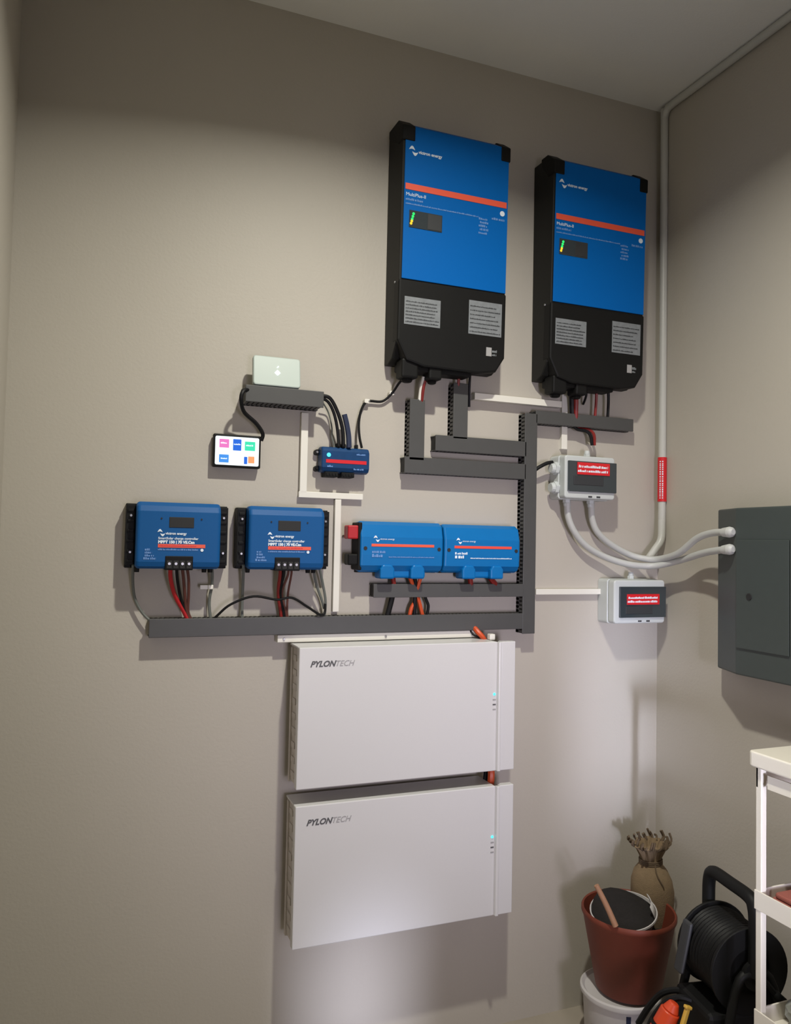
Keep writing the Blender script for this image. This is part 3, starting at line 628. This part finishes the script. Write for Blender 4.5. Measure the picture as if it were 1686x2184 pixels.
# ------------------------------------------------------------------ isolator boxes
def isolator(pl, pr, pt, pb, D, label, side_glands, top_gland, bottom_glands, win, lab, brk):
    xm, ym = (pl+pr)/2, (pt+pb)/2
    a = on(pl, ym, D); b = on(pr, ym, D); z1 = on(xm, pt, D).z; z0 = on(xm, pb, D).z
    t = thing('isolator_box', label, 'isolator', ((a.x+b.x)/2, 0, z0), 'light grey isolator boxes')
    hw = (b.x-a.x)/2; H = z1-z0
    bm = new(); add_prism(bm, rrect(-hw, hw, 0.0, H, 0.010), 1, -D*0.60, -0.0005); obj('base', bm, M['box'], t, 0.002)
    bm = new(); add_prism(bm, rrect(-hw+0.002, hw-0.002, 0.002, H-0.002, 0.010), 1, -D, -D*0.62); obj('lid', bm, M['box'], t, 0.005, seg=3)
    # smoked window
    wx0, wx1, wz0, wz1 = -hw+win[0]*2*hw, -hw+win[1]*2*hw, win[2]*H, win[3]*H
    bm = new(); add_prism(bm, rrect(wx0, wx1, wz0, wz1, 0.002), 1, -D-0.006, -D+0.002); wn = obj('window_flap', bm, M['smoke'], t, 0.0012)
    f = lambda q: (wx0+(wx1-wx0)*q[0], wx0+(wx1-wx0)*q[1], wz0+(wz1-wz0)*q[2], wz0+(wz1-wz0)*q[3])
    r_ = f(brk); bm = new(); add_box(bm, r_[0], r_[1], -D-0.0075, -D-0.004, r_[2], r_[3]); obj('breaker', bm, M['darkin'], wn, 0.001)
    r_ = f(lab); lb = obj('red_label', bx(r_[0], r_[1], -D-0.0095, -D-0.0058, r_[2], r_[3]), M['redlab'], wn, 0.0006); lb['label'] = 'red label with two lines of white print'
    # two lines of white lettering, blurred in the photograph
    bm = new(); lh = (r_[3]-r_[2])
    add_scrawl(bm, r_[0]+0.006, r_[1]-0.006, r_[2]+lh*0.56, lh*0.22, -D-0.0098); add_scrawl(bm, r_[0]+0.005, r_[1]-0.003, r_[2]+lh*0.20, lh*0.22, -D-0.0098)
    for v in bm.verts: v.co.x -= (r_[3]-v.co.z)*0.15
    o = obj('label_print', bm, M['whiteprint'], wn)
    for s in (0.0, 0.32):
        obj('catch', bx(s*hw-0.007, s*hw+0.007, -D-0.0008, -D+0.001, 0.007, 0.012), M['darkin'], t)
    def gland(p0, dirv, r=0.011):
        p0 = Vector(p0); dv = Vector(dirv)
        bm = new(); add_cyl(bm, p0-dv*0.003, p0+dv*0.010, r*1.15, r*1.15, 6); add_cyl(bm, p0+dv*0.010, p0+dv*0.022, r*0.95, r*0.8, 14)
        obj('cable_gland', bm, M['box'], t, 0.0015)
    for zf in side_glands: gland((-hw, -D*0.45, H*zf), (-1, 0, 0), 0.0185)
    for xf in top_gland: gland((-hw+2*hw*xf, -D*0.45, H), (0, 0, 1), 0.010)
    for xf in bottom_glands: gland((-hw+2*hw*xf, -D*0.45, 0), (0, 0, -1), 0.0115)
    return t
isolator(1203, 1312, 972, 1066, 0.085, 'upper light grey isolator box with red label, right of vertical trunking', (0.70, 0.26), (0.60,), (0.21, 0.68), (0.06, 1.0, 0.17, 0.86), (0.17, 0.84, 0.56, 0.96), (0.10, 0.72, 0.22, 0.52))
isolator(1308, 1418, 1236, 1331, 0.085, 'lower light grey isolator box with red label, below the curved hoses', (), (0.50,), (), (0.10, 0.99, 0.15, 0.84), (0.14, 0.84, 0.42, 0.76), (0.12, 0.70, 0.12, 0.36))

# ------------------------------------------------------------------ conduit and hoses
RX = WX1-0.013
p0 = on(1411, 1068, RX, 0)
yc = p0.y
t = thing('electrical_conduit', 'pale round conduit running up the corner and along the ceiling edge', 'conduit', (RX, yc, 0))
bm = new()
top = HT-0.013
pts = [on(1373, 1222, .05)]
pts = [Vector(on(1382, 1192, .045)), Vector(on(1396, 1172, .042)), Vector(on(1409, 1150, .042)), Vector((RX, yc, on(1411, 1110, RX, 0).z))]
add_tube(bm, [p-t.location for p in pts]+[Vector((0, 0, 1.62)), Vector((0, 0, 2.2)), Vector((0, 0, top-0.06)), Vector((0, 0, top-0.03)), Vector((0, -0.012, top-0.006)), Vector((0, -0.04, top)), Vector((0, -0.10, top)), Vector((0, -1.0, top)), Vector((0, -3.3, top))], 0.0125, 16, 6)
obj('pipe', bm, M['pvc'], t, smooth=True)
zl0, zl1 = on(1411, 1070, RX, 0).z, on(1411, 976, RX, 0).z
bm = new(); add_cyl(bm, (0, 0, zl0), (0, 0, zl1), 0.0150, 0.0150, 20)
s = obj('red_label', bm, M['redlab'], t, smooth=True); s['label'] = 'red printed label wrapped around the conduit'
bm = new(); z_ = zl0+0.010
while z_ < zl1-0.014:
    hh = random.uniform(0.003, 0.006)
    for da in (-0.30, 0.22):
        n = Vector((-math.cos(0.75+da), -math.sin(0.75+da), 0)); tt = Vector((n.y, -n.x, 0)); q = n*0.0151
        w2 = 0.0019
        vs = [bm.verts.new(q+tt*sx*w2+Vector((0, 0, z_+dz))+n*0.0003) for sx, dz in ((-1, 0), (1, 0), (1, hh), (-1, hh))]
        bm.faces.new(vs)
    z_ += hh+random.uniform(0.0015, 0.004)
obj('label_print', bm, M['whiteprint'], s)
def hose(label, pts):
    P = [on(px, py, d) for px, py, d in pts]; t0 = P[0]
    t = thing('flexible_hose', label, 'hose', tuple(t0), 'grey flexible conduit hoses')
    bm = new(); add_tube(bm, [p-t0 for p in P], 0.0105, 14, 14, ribs=0); obj('tube', bm, M['hose'], t, smooth=True)
    e = P[-1]-t0; d_ = (P[-1]-P[-2]).normalized(); d_ = (d_+Vector((0.2, -0.3, 0))).normalized()
    bm = new(); add_cyl(bm, e-d_*0.020, e+d_*0.006, 0.0125, 0.016, 16); add_cyl(bm, e+d_*0.006, e+d_*0.014, 0.016, 0.014, 16); add_cyl(bm, e+d_*0.014, e+d_*0.020, 0.014, 0.008, 16)
    obj('end_gland', bm, M['hose'], t, 0.001, smooth=True)
hose('grey hose curving lowest between isolator box and dark switchboard', [(1209, 1072, .040), (1211, 1102, .036), (1224, 1134, .034), (1250, 1165, .032), (1290, 1188, .034), (1342, 1204, .055), (1394, 1207, .085), (1446, 1196, .17), (1498, 1180, .295), (1530, 1174, .375), (1552, 1172, .425)])
hose('grey hose curving above the other, ending higher on the dark switchboard', [(1260, 1072, .040), (1262, 1107, .030), (1274, 1136, .026), (1303, 1162, .024), (1342, 1183, .030), (1376, 1192, .060), (1407, 1192, .10), (1446, 1180, .19), (1485, 1149, .275), (1517, 1137, .345), (1552, 1135, .425)])

# ------------------------------------------------------------------ switchboard on the right wall
bz0, bz1 = on(1575, 1440, 1.70, 0).z, on(1575, 1083, 1.70, 0).z
ya, yb, ye = -0.335, -0.447, -0.98
t = thing('distribution_board', 'dark grey-green steel switchboard on the right wall', 'switchboard', (WX1, -0.65, bz0))
X0 = -0.100
bm = new(); add_prism(bm, [(0, ya+0.65+0.02), (-0.058, ya+0.65), (X0, yb+0.65), (X0, ye+0.65), (0, ye+0.65)], 2, 0, bz1-bz0)
obj('cabinet', bm, M['green'], t, 0.005, seg=3)
H = bz1-bz0
zt_ = on(1686, 1152, 1.70, 0).z-bz0
zs_ = on(1680, 1400, 1.70, 0).z-bz0
door = obj('door', bx(X0-0.005, X0-0.0005, on(1684, 1200, 1.70, 0).y+0.65, yb+0.65-0.006, zs_, zt_), M['green'], t, 0.0015)
obj('door', bx(X0-0.005, X0-0.0005, ye+0.65+0.02, on(1684, 1200, 1.70, 0).y+0.65-0.004, zs_, zt_), M['green'], t, 0.0015)
p = on(1597, 1273, 1.695, 0)
bm = new(); add_cyl(bm, (X0-0.004, p.y+0.65, p.z-bz0), (X0-0.0075, p.y+0.65, p.z-bz0), 0.010, 0.009, 18); lk = obj('lock', bm, M['slot'], door, smooth=True)

# ------------------------------------------------------------------ bucket, pot, stick, sack
bc = on(1322, 2105, 0.175, 2); RB = 0.113
t = thing('paint_bucket', 'white plastic bucket under the terracotta pot', 'bucket', (bc.x, bc.y, 0))
bm = new(); rg = add_lathe(bm, [(RB*0.86, 0.0), (RB*0.88, 0.004), (RB*0.95, 0.160), (RB*0.96, 0.164), (RB*0.90, 0.164), (RB*0.82, 0.01)], (0, 0, 0), 48)
bm.faces.new(rg[0][::-1]); bm.faces.new(rg[-1]); obj('tub', bm, M['bucket'], t, smooth=True)
bm = new(); rg = add_lathe(bm, [(RB*0.955, 0.163), (RB*1.02, 0.163), (RB*1.03, 0.168), (RB*1.02, 0.175), (RB*0.97, 0.178), (RB*0.90, 0.170)], (0, 0, 0), 48)
bm.faces.new(rg[-1]); obj('lid', bm, M['bucket'], t, smooth=True)
# printed band on the tub
def add_wrap(bm, a0, a1, z0, z1, r0, r1, n=10):
    A = []; B = []
    for i in range(n+1):
        a = a0+(a1-a0)*i/n
        A.append(bm.verts.new((r0*math.cos(a), r0*math.sin(a), z0))); B.append(bm.verts.new((r1*math.cos(a), r1*math.sin(a), z1)))
    for i in range(n): bm.faces.new((A[i], A[i+1], B[i+1], B[i]))
va = math.atan2(-2.15-bc.y, 0-bc.x)
bm = new(); add_wrap(bm, va+0.16, va+0.28, 0.02, 0.152, RB*0.892, RB*0.957); obj('print_band', bm, M['navy'], t)
bm = new()
for k in range(9):
    aa = va-0.95+random.uniform(0, 0.5); zz = 0.10-k*0.010
    add_wrap(bm, aa, aa+random.uniform(0.12, 0.3), zz, zz+0.006, RB*(0.888+0.07*zz/0.15)+0.0012, RB*(0.888+0.07*(zz+.006)/0.15)+0.0012, 4)
obj('faded_print', bm, M['darkin'], t)

pc = (bc.x+0.018, bc.y-0.012, 0.1785)
t = thing('flower_pot', 'large terracotta-coloured pot standing on the white bucket', 'plant pot', pc)
bm = new(); rg = add_lathe(bm, [(0.090, 0.0), (0.093, 0.003), (0.131, 0.205), (0.133, 0.207), (0.136, 0.214), (0.136, 0.222), (0.133, 0.227), (0.129, 0.224), (0.126, 0.198), (0.088, 0.012)], (0, 0, 0), 56)
bm.faces.new(rg[0][::-1]); bm.faces.new(rg[-1]); obj('pot_wall', bm, M['terra'], t, smooth=True)
bm = new(); rg = add_lathe(bm, [(0.117, 0.150), (0.06, 0.158), (0.01, 0.160)], (0, 0, 0), 30, lambda j, a: 1.0); bm.faces.new(rg[-1])
obj('soil', bm, M['soil'], t, smooth=True)
# smaller white pot tipped inside
t = thing('small_pot', 'small white-rimmed pot lying tilted inside the terracotta pot', 'plant pot', (pc[0]-0.018, pc[1]-0.006, pc[2]+0.172), rot=(math.radians(6), math.radians(-10), 0))
bm = new(); rg = add_lathe(bm, [(0.070, 0.0), (0.092, 0.052), (0.096, 0.056), (0.0955, 0.061), (0.0925, 0.061), (0.091, 0.054), (0.066, 0.006)], (0, 0, 0), 40)
bm.faces.new(rg[0][::-1]); bm.faces.new(rg[-1]); obj('pot_wall', bm, M['bucket'], t, smooth=True)
bm = new(); rg = add_lathe(bm, [(0.0905, 0.053), (0.085, 0.057), (0.055, 0.062), (0.008, 0.060)], (0, 0, 0), 24, lambda j, a: 1.0); bm.faces.new(rg[-1])
for v in bm.verts:
    v.co.z += max(0, v.co.y*0.30)*(1-(v.co.x/0.1)**2)*0.9
obj('soil', bm, M['soil'], t, smooth=True)
bm = new(); add_wrap(bm, -0.95, -0.15, 0.056, 0.092, 0.093, 0.080, 10); b2 = obj('bent_rim', bm, M['bucket'], t, smooth=True)
so = b2.modifiers.new('solid', 'SOLIDIFY'); so.thickness = 0.002
# stick
s0 = Vector((pc[0]-0.035, pc[1]-0.085, pc[2]+0.185)); s1 = on(1270, 1886, 0.36)
s1 = on(1271, 1888, -(s0.y+0.03))
s0 = on(1312, 1975, -s0.y)
bm = new(); add_tube(bm, [s0-s0, (s1-s0)*0.5+Vector((0.002, 0, 0)), s1-s0], 0.0085, 10, 4, r_end=0.0072)
o = obj('wooden_stick', bm, M['wood'], smooth=True); o.location = s0; tag(o, 'short wooden stick leaning in the terracotta pot', 'stick')
# burlap sack behind, tied at the neck with a ruffled mouth
sb = Vector((pc[0]+0.062, pc[1]+0.048, pc[2]+0.150))
sb = on(1392, 1960, -(pc[1]+0.050))
sb.z -= 0.026
t = thing('burlap_sack', 'small burlap sack with a tied neck and ruffled mouth in the pot', 'sack', tuple(sb), rot=(0, math.radians(-3), 0))
def wob(j, a):
    k = 1+0.03*math.sin(3*a+j)
    if j >= 9: k += 0.16*math.sin(9*a+j*0.4)
    return k
bm = new(); rg = add_lathe(bm, [(0.030, 0.0), (0.050, 0.006), (0.058, 0.03), (0.062, 0.075), (0.064, 0.115), (0.060, 0.150), (0.050, 0.176), (0.034, 0.196), (0.029, 0.206), (0.031, 0.222), (0.040, 0.244), (0.050, 0.256), (0.047, 0.258), (0.030, 0.235)], (0, 0, 0), 60, wob)
bm.faces.new(rg[0][::-1]); bm.faces.new(rg[-1]); obj('bag', bm, M['burlap'], t, smooth=True)
bm = new()
for i in range(30):
    a = 2*math.pi*i/30+random.uniform(-.08, .08); r0 = 0.046; r1 = 0.052+random.uniform(-.012, .012)
    add_tube(bm, [(r0*math.cos(a), r0*math.sin(a), 0.250), (r1*1.05*math.cos(a+.1), r1*1.05*math.sin(a+.1), 0.262), (r1*math.cos(a+.2), r1*math.sin(a+.2), 0.262+random.uniform(0.002, 0.022))], 0.0035, 5, 3)
obj('frayed_edge', bm, M['twine'], t)
bm = new()
for k in range(3): add_tube(bm, [(0.033*math.cos(a), 0.033*math.sin(a), 0.200+0.005*k) for a in [i*math.pi/10 for i in range(21)]], 0.0028, 6, 2)
add_tube(bm, [(-0.01, -0.032, 0.203), (-0.016, -0.048, 0.180), (-0.006, -0.064, 0.150)], 0.0022, 6, 4)
obj('tie_cord', bm, M['twine'], t, smooth=True)

# ------------------------------------------------------------------ cable reel
RXp = 1.535
rc = on(1558, 2038, RXp, 0)
t = thing('cable_reel', 'black cable reel on a stand with carrying handle, behind the white cart', 'cable reel', (rc.x, rc.y, 0), rot=(0, 0, math.radians(-10)))
zc = rc.z; RD = 0.104; hwid = 0.076
bm = new()
for s in (-1, 1):
    pf = [(math.cos(2*math.pi*i/40)*RD*(1.0 if s > 0 else 1.0), math.sin(2*math.pi*i/40)*RD) for i in range(40)]
    b2 = new(); add_cyl(b2, (0, s*hwid, zc), (0, s*(hwid-0.008), zc), RD, RD, 44); obj('flange', b2, M['black'], t, 0.002, smooth=True)
add_cyl(bm, (0, -hwid, zc), (0, hwid, zc), 0.055, 0.055, 28); obj('drum', bm, M['black'], t, smooth=True)
bm = new()
for layer, rr in ((0, 0.080), (1, 0.090)):
    for k in range(13):
        yy = -hwid+0.014+k*0.0108+(0.005 if layer else 0)
        if yy > hwid-0.012: continue
        ring = [(rr*math.cos(a), yy+0.002*math.sin(a*2+k), zc+rr*math.sin(a)) for a in [i*2*math.pi/28 for i in range(29)]]
        add_tube(bm, ring, 0.0058, 6, 1)
obj('wound_cable', bm, M['blackcab'], t, smooth=True)
# stand: two side frames, cross feet, handle
for s in (-1, 1):
    yy = s*(hwid+0.016)
    bm = new()
    add_tube(bm, [(-0.135, yy*1.25, 0.012), (-0.11, yy*1.15, 0.14), (-0.05, yy, zc-0.03), (0, yy, zc), (0.05, yy, zc-0.03), (0.11, yy*1.15, 0.14), (0.135, yy*1.25, 0.012)], 0.011, 10, 5)
    add_cyl(bm, (0, yy-0.006, zc), (0, yy+0.006, zc), 0.034, 0.034, 20)
    obj('side_frame', bm, M['black'], t, smooth=True)
bm = new(); add_box(bm, -0.15, 0.15, -0.16, 0.16, 0.002, 0.05); obj('base_tray', bm, M['black'], t, 0.008)
bm = new(); add_box(bm, -0.11, 0.09, -0.075, 0.075, 0.05, zc-0.095); obj('socket_housing', bm, M['black'], t, 0.012)
zh = on(1575, 1895, RXp, 0).z
bm = new()
add_tube(bm, [(0, hwid+0.018, zc), (0, hwid+0.020, zc+0.10), (0.0, hwid+0.016, zh-0.022), (0, hwid-0.004, zh), (0, 0, zh+0.002), (0, -hwid+0.004, zh), (0, -hwid-0.016, zh-0.022), (0, -hwid-0.020, zc+0.10), (0, -hwid-0.018, zc)], 0.0165, 12, 6)
obj('handle', bm, M['black'], t, smooth=True)
bm = new(); add_box(bm, -0.110, -0.098, 0.030, 0.066, zc-0.055, zc+0.070)
for v in bm.verts: v.co.x += (v.co.z-zc)*0.22
obj('cable_guide', bm, M['darkin'], t, 0.006)
bm = new(); add_tube(bm, [(0, -hwid-0.012, zc), (0.01, -hwid-0.032, zc), (0.045, -hwid-0.034, zc-0.04)], 0.007, 8, 4); add_cyl(bm, (0.045, -hwid-0.030, zc-0.04), (0.045, -hwid-0.062, zc-0.04), 0.010, 0.009, 12)
obj('crank', bm, M['black'], t, smooth=True)

def freecable(label, pts, r, m, **k):
    P = [on(px, py, v, ax) for px, py, v, ax in pts]; t0 = P[0]
    bm = new(); add_tube(bm, [p-t0 for p in P], r, 8, 6); o = obj(k.pop('name', 'cable'), bm, M[m], smooth=True); o.location = t0
    return tag(o, label, 'cable', k.get('group'))
freecable('black cable arching from pot to reel, upper of two', [(1360, 2184, .45, 1), (1385, 2145, .47, 1), (1412, 2118, .50, 1), (1445, 2112, .52, 1), (1475, 2122, .55, 1)], .008, 'blackcab', group='loose black cables by the reel')
freecable('black cable arching over the orange connector, lower of two', [(1375, 2215, .50, 1), (1392, 2172, .52, 1), (1420, 2138, .54, 1), (1450, 2128, .56, 1), (1482, 2138, .58, 1)], .008, 'blackcab', group='loose black cables by the reel')
p = on(1424, 2166, .56)
t = thing('orange_connector', 'bright orange socket connector lying in front of the reel', 'connector', tuple(p), rot=(math.radians(20), math.radians(16), math.radians(30)))
bm = new(); add_cyl(bm, (0, 0, -0.05), (0, 0, 0.014), 0.028, 0.024, 20); add_cyl(bm, (0, 0, 0.014), (0, 0, 0.036), 0.021, 0.012, 20); obj('shell', bm, M['orangep'], t, 0.003, smooth=True)
bm = new(); add_cyl(bm, (0, 0, -0.034), (0, 0, -0.026), 0.0315, 0.0315, 20); obj('collar', bm, M['black'], t, 0.001)
p = on(1461, 2166, .60)
t = thing('yellow_clip', 'small yellow plastic clip beside the orange connector', 'clip', tuple(p), rot=(0, math.radians(22), 0))
bm = new(); add_box(bm, -0.006, 0.006, -0.005, 0.005, -0.035, 0.020); add_box(bm, -0.010, 0.010, -0.006, 0.006, 0.016, 0.024); obj('clip_body', bm, M['yellow'], t, 0.0025)

# ------------------------------------------------------------------ white cart
CX0, CX1, CYf, CYn = 1.395, 1.755, -0.788, -1.42
zt1 = on(1597, 1600, 1.395, 0).z; zt0 = on(1597, 1633, 1.395, 0).z
t = thing('utility_cart', 'white metal shelf cart in the bottom right corner', 'cart', ((CX0+CX1)/2, (CYf+CYn)/2, 0))
ox, oy = (CX0+CX1)/2, (CYf+CYn)/2
hx = (CX1-CX0)/2; hy = (CYf-CYn)/2
bm = new(); add_prism(bm, rrect(-hx, hx, -hy, hy, 0.012), 2, zt0, zt1); obj('top', bm, M['cart'], t, 0.004, seg=3)
bm = new()
for a in ((-hx+0.012, hx-0.012, hy-0.018, hy-0.014), (-hx+0.012, hx-0.012, -hy+0.014, -hy+0.018)): add_box(bm, a[0], a[1], a[2], a[3], zt0-0.045, zt0)
for sx in (-1, 1): add_box(bm, min(sx*(hx-0.016), sx*(hx-0.012)), max(sx*(hx-0.016), sx*(hx-0.012)), -hy+0.045, hy-0.045, zt0-0.042, zt0-0.012)
obj('apron', bm, M['cart'], t)
for sx in (-1, 1):
    for sy in (-1, 1):
        px_, py_ = sx*(hx-0.020), sy*(hy-0.020)
        lg = obj('leg', bx(px_-0.008, px_+0.008, py_-0.008, py_+0.008, 0.045, zt0), M['cart'], t, 0.002)
        bm = new(); add_cyl(bm, (px_-0.008, py_, 0.024), (px_+0.008, py_, 0.024), 0.024, 0.024, 20); obj('caster', bm, M['black'], lg, smooth=True)
for zr in (on(1618, 1903, 1.403, 0).z, on(1618, 2160, 1.403, 0).z):
    bm = new(); x_, y_ = hx-0.010, hy-0.010
    add_box(bm, -x_, -x_+0.004, -y_, y_, zr-0.042, zr); add_box(bm, x_-0.004, x_, -y_, y_, zr-0.042, zr)
    add_box(bm, -x_+0.004, x_-0.004, y_-0.004, y_, zr-0.042, zr); add_box(bm, -x_+0.004, x_-0.004, -y_, -y_+0.004, zr-0.042, zr)
    sh = obj('tray_rim', bm, M['cart'], t, 0.001)
    obj('tray_floor', bx(-x_+0.004, x_-0.004, -y_+0.004, y_-0.004, zr-0.042, zr-0.038), M['cart'], sh)
zr = on(1618, 1903, 1.403, 0).z-0.038
t = thing('folded_cloth', 'reddish folded cloth on the cart\'s middle shelf', 'cloth', (ox+0.02, oy+0.05, zr))
for k in range(3):
    bm = new(); add_prism(bm, rrect(-hx+0.018+0.003*k, hx-0.05-0.006*k, -hy+0.05, hy-0.070-0.006*k, 0.01), 2, 0.012*k, 0.012*k+0.0115); obj('fold', bm, M['cloth'], t, 0.004)
zr = on(1618, 2160, 1.403, 0).z-0.038
t = thing('plastic_bag', 'crumpled grey plastic bag on the cart\'s lowest shelf', 'bag', (1.53, -0.885, zr))
bm = new(); bmesh.ops.create_icosphere(bm, subdivisions=4, radius=1.0)
for v in bm.verts:
    n = v.co.copy(); k = 1+0.10*math.sin(7*n.x+3*n.z)+0.08*math.sin(9*n.y-4*n.z+1)+0.05*math.sin(17*n.x+13*n.y)
    v.co = Vector((n.x*0.085*k, n.y*0.065*k, max(0.0, n.z*0.062*k+0.045)))
obj('bag_skin', bm, M['bag'], t, smooth=True)
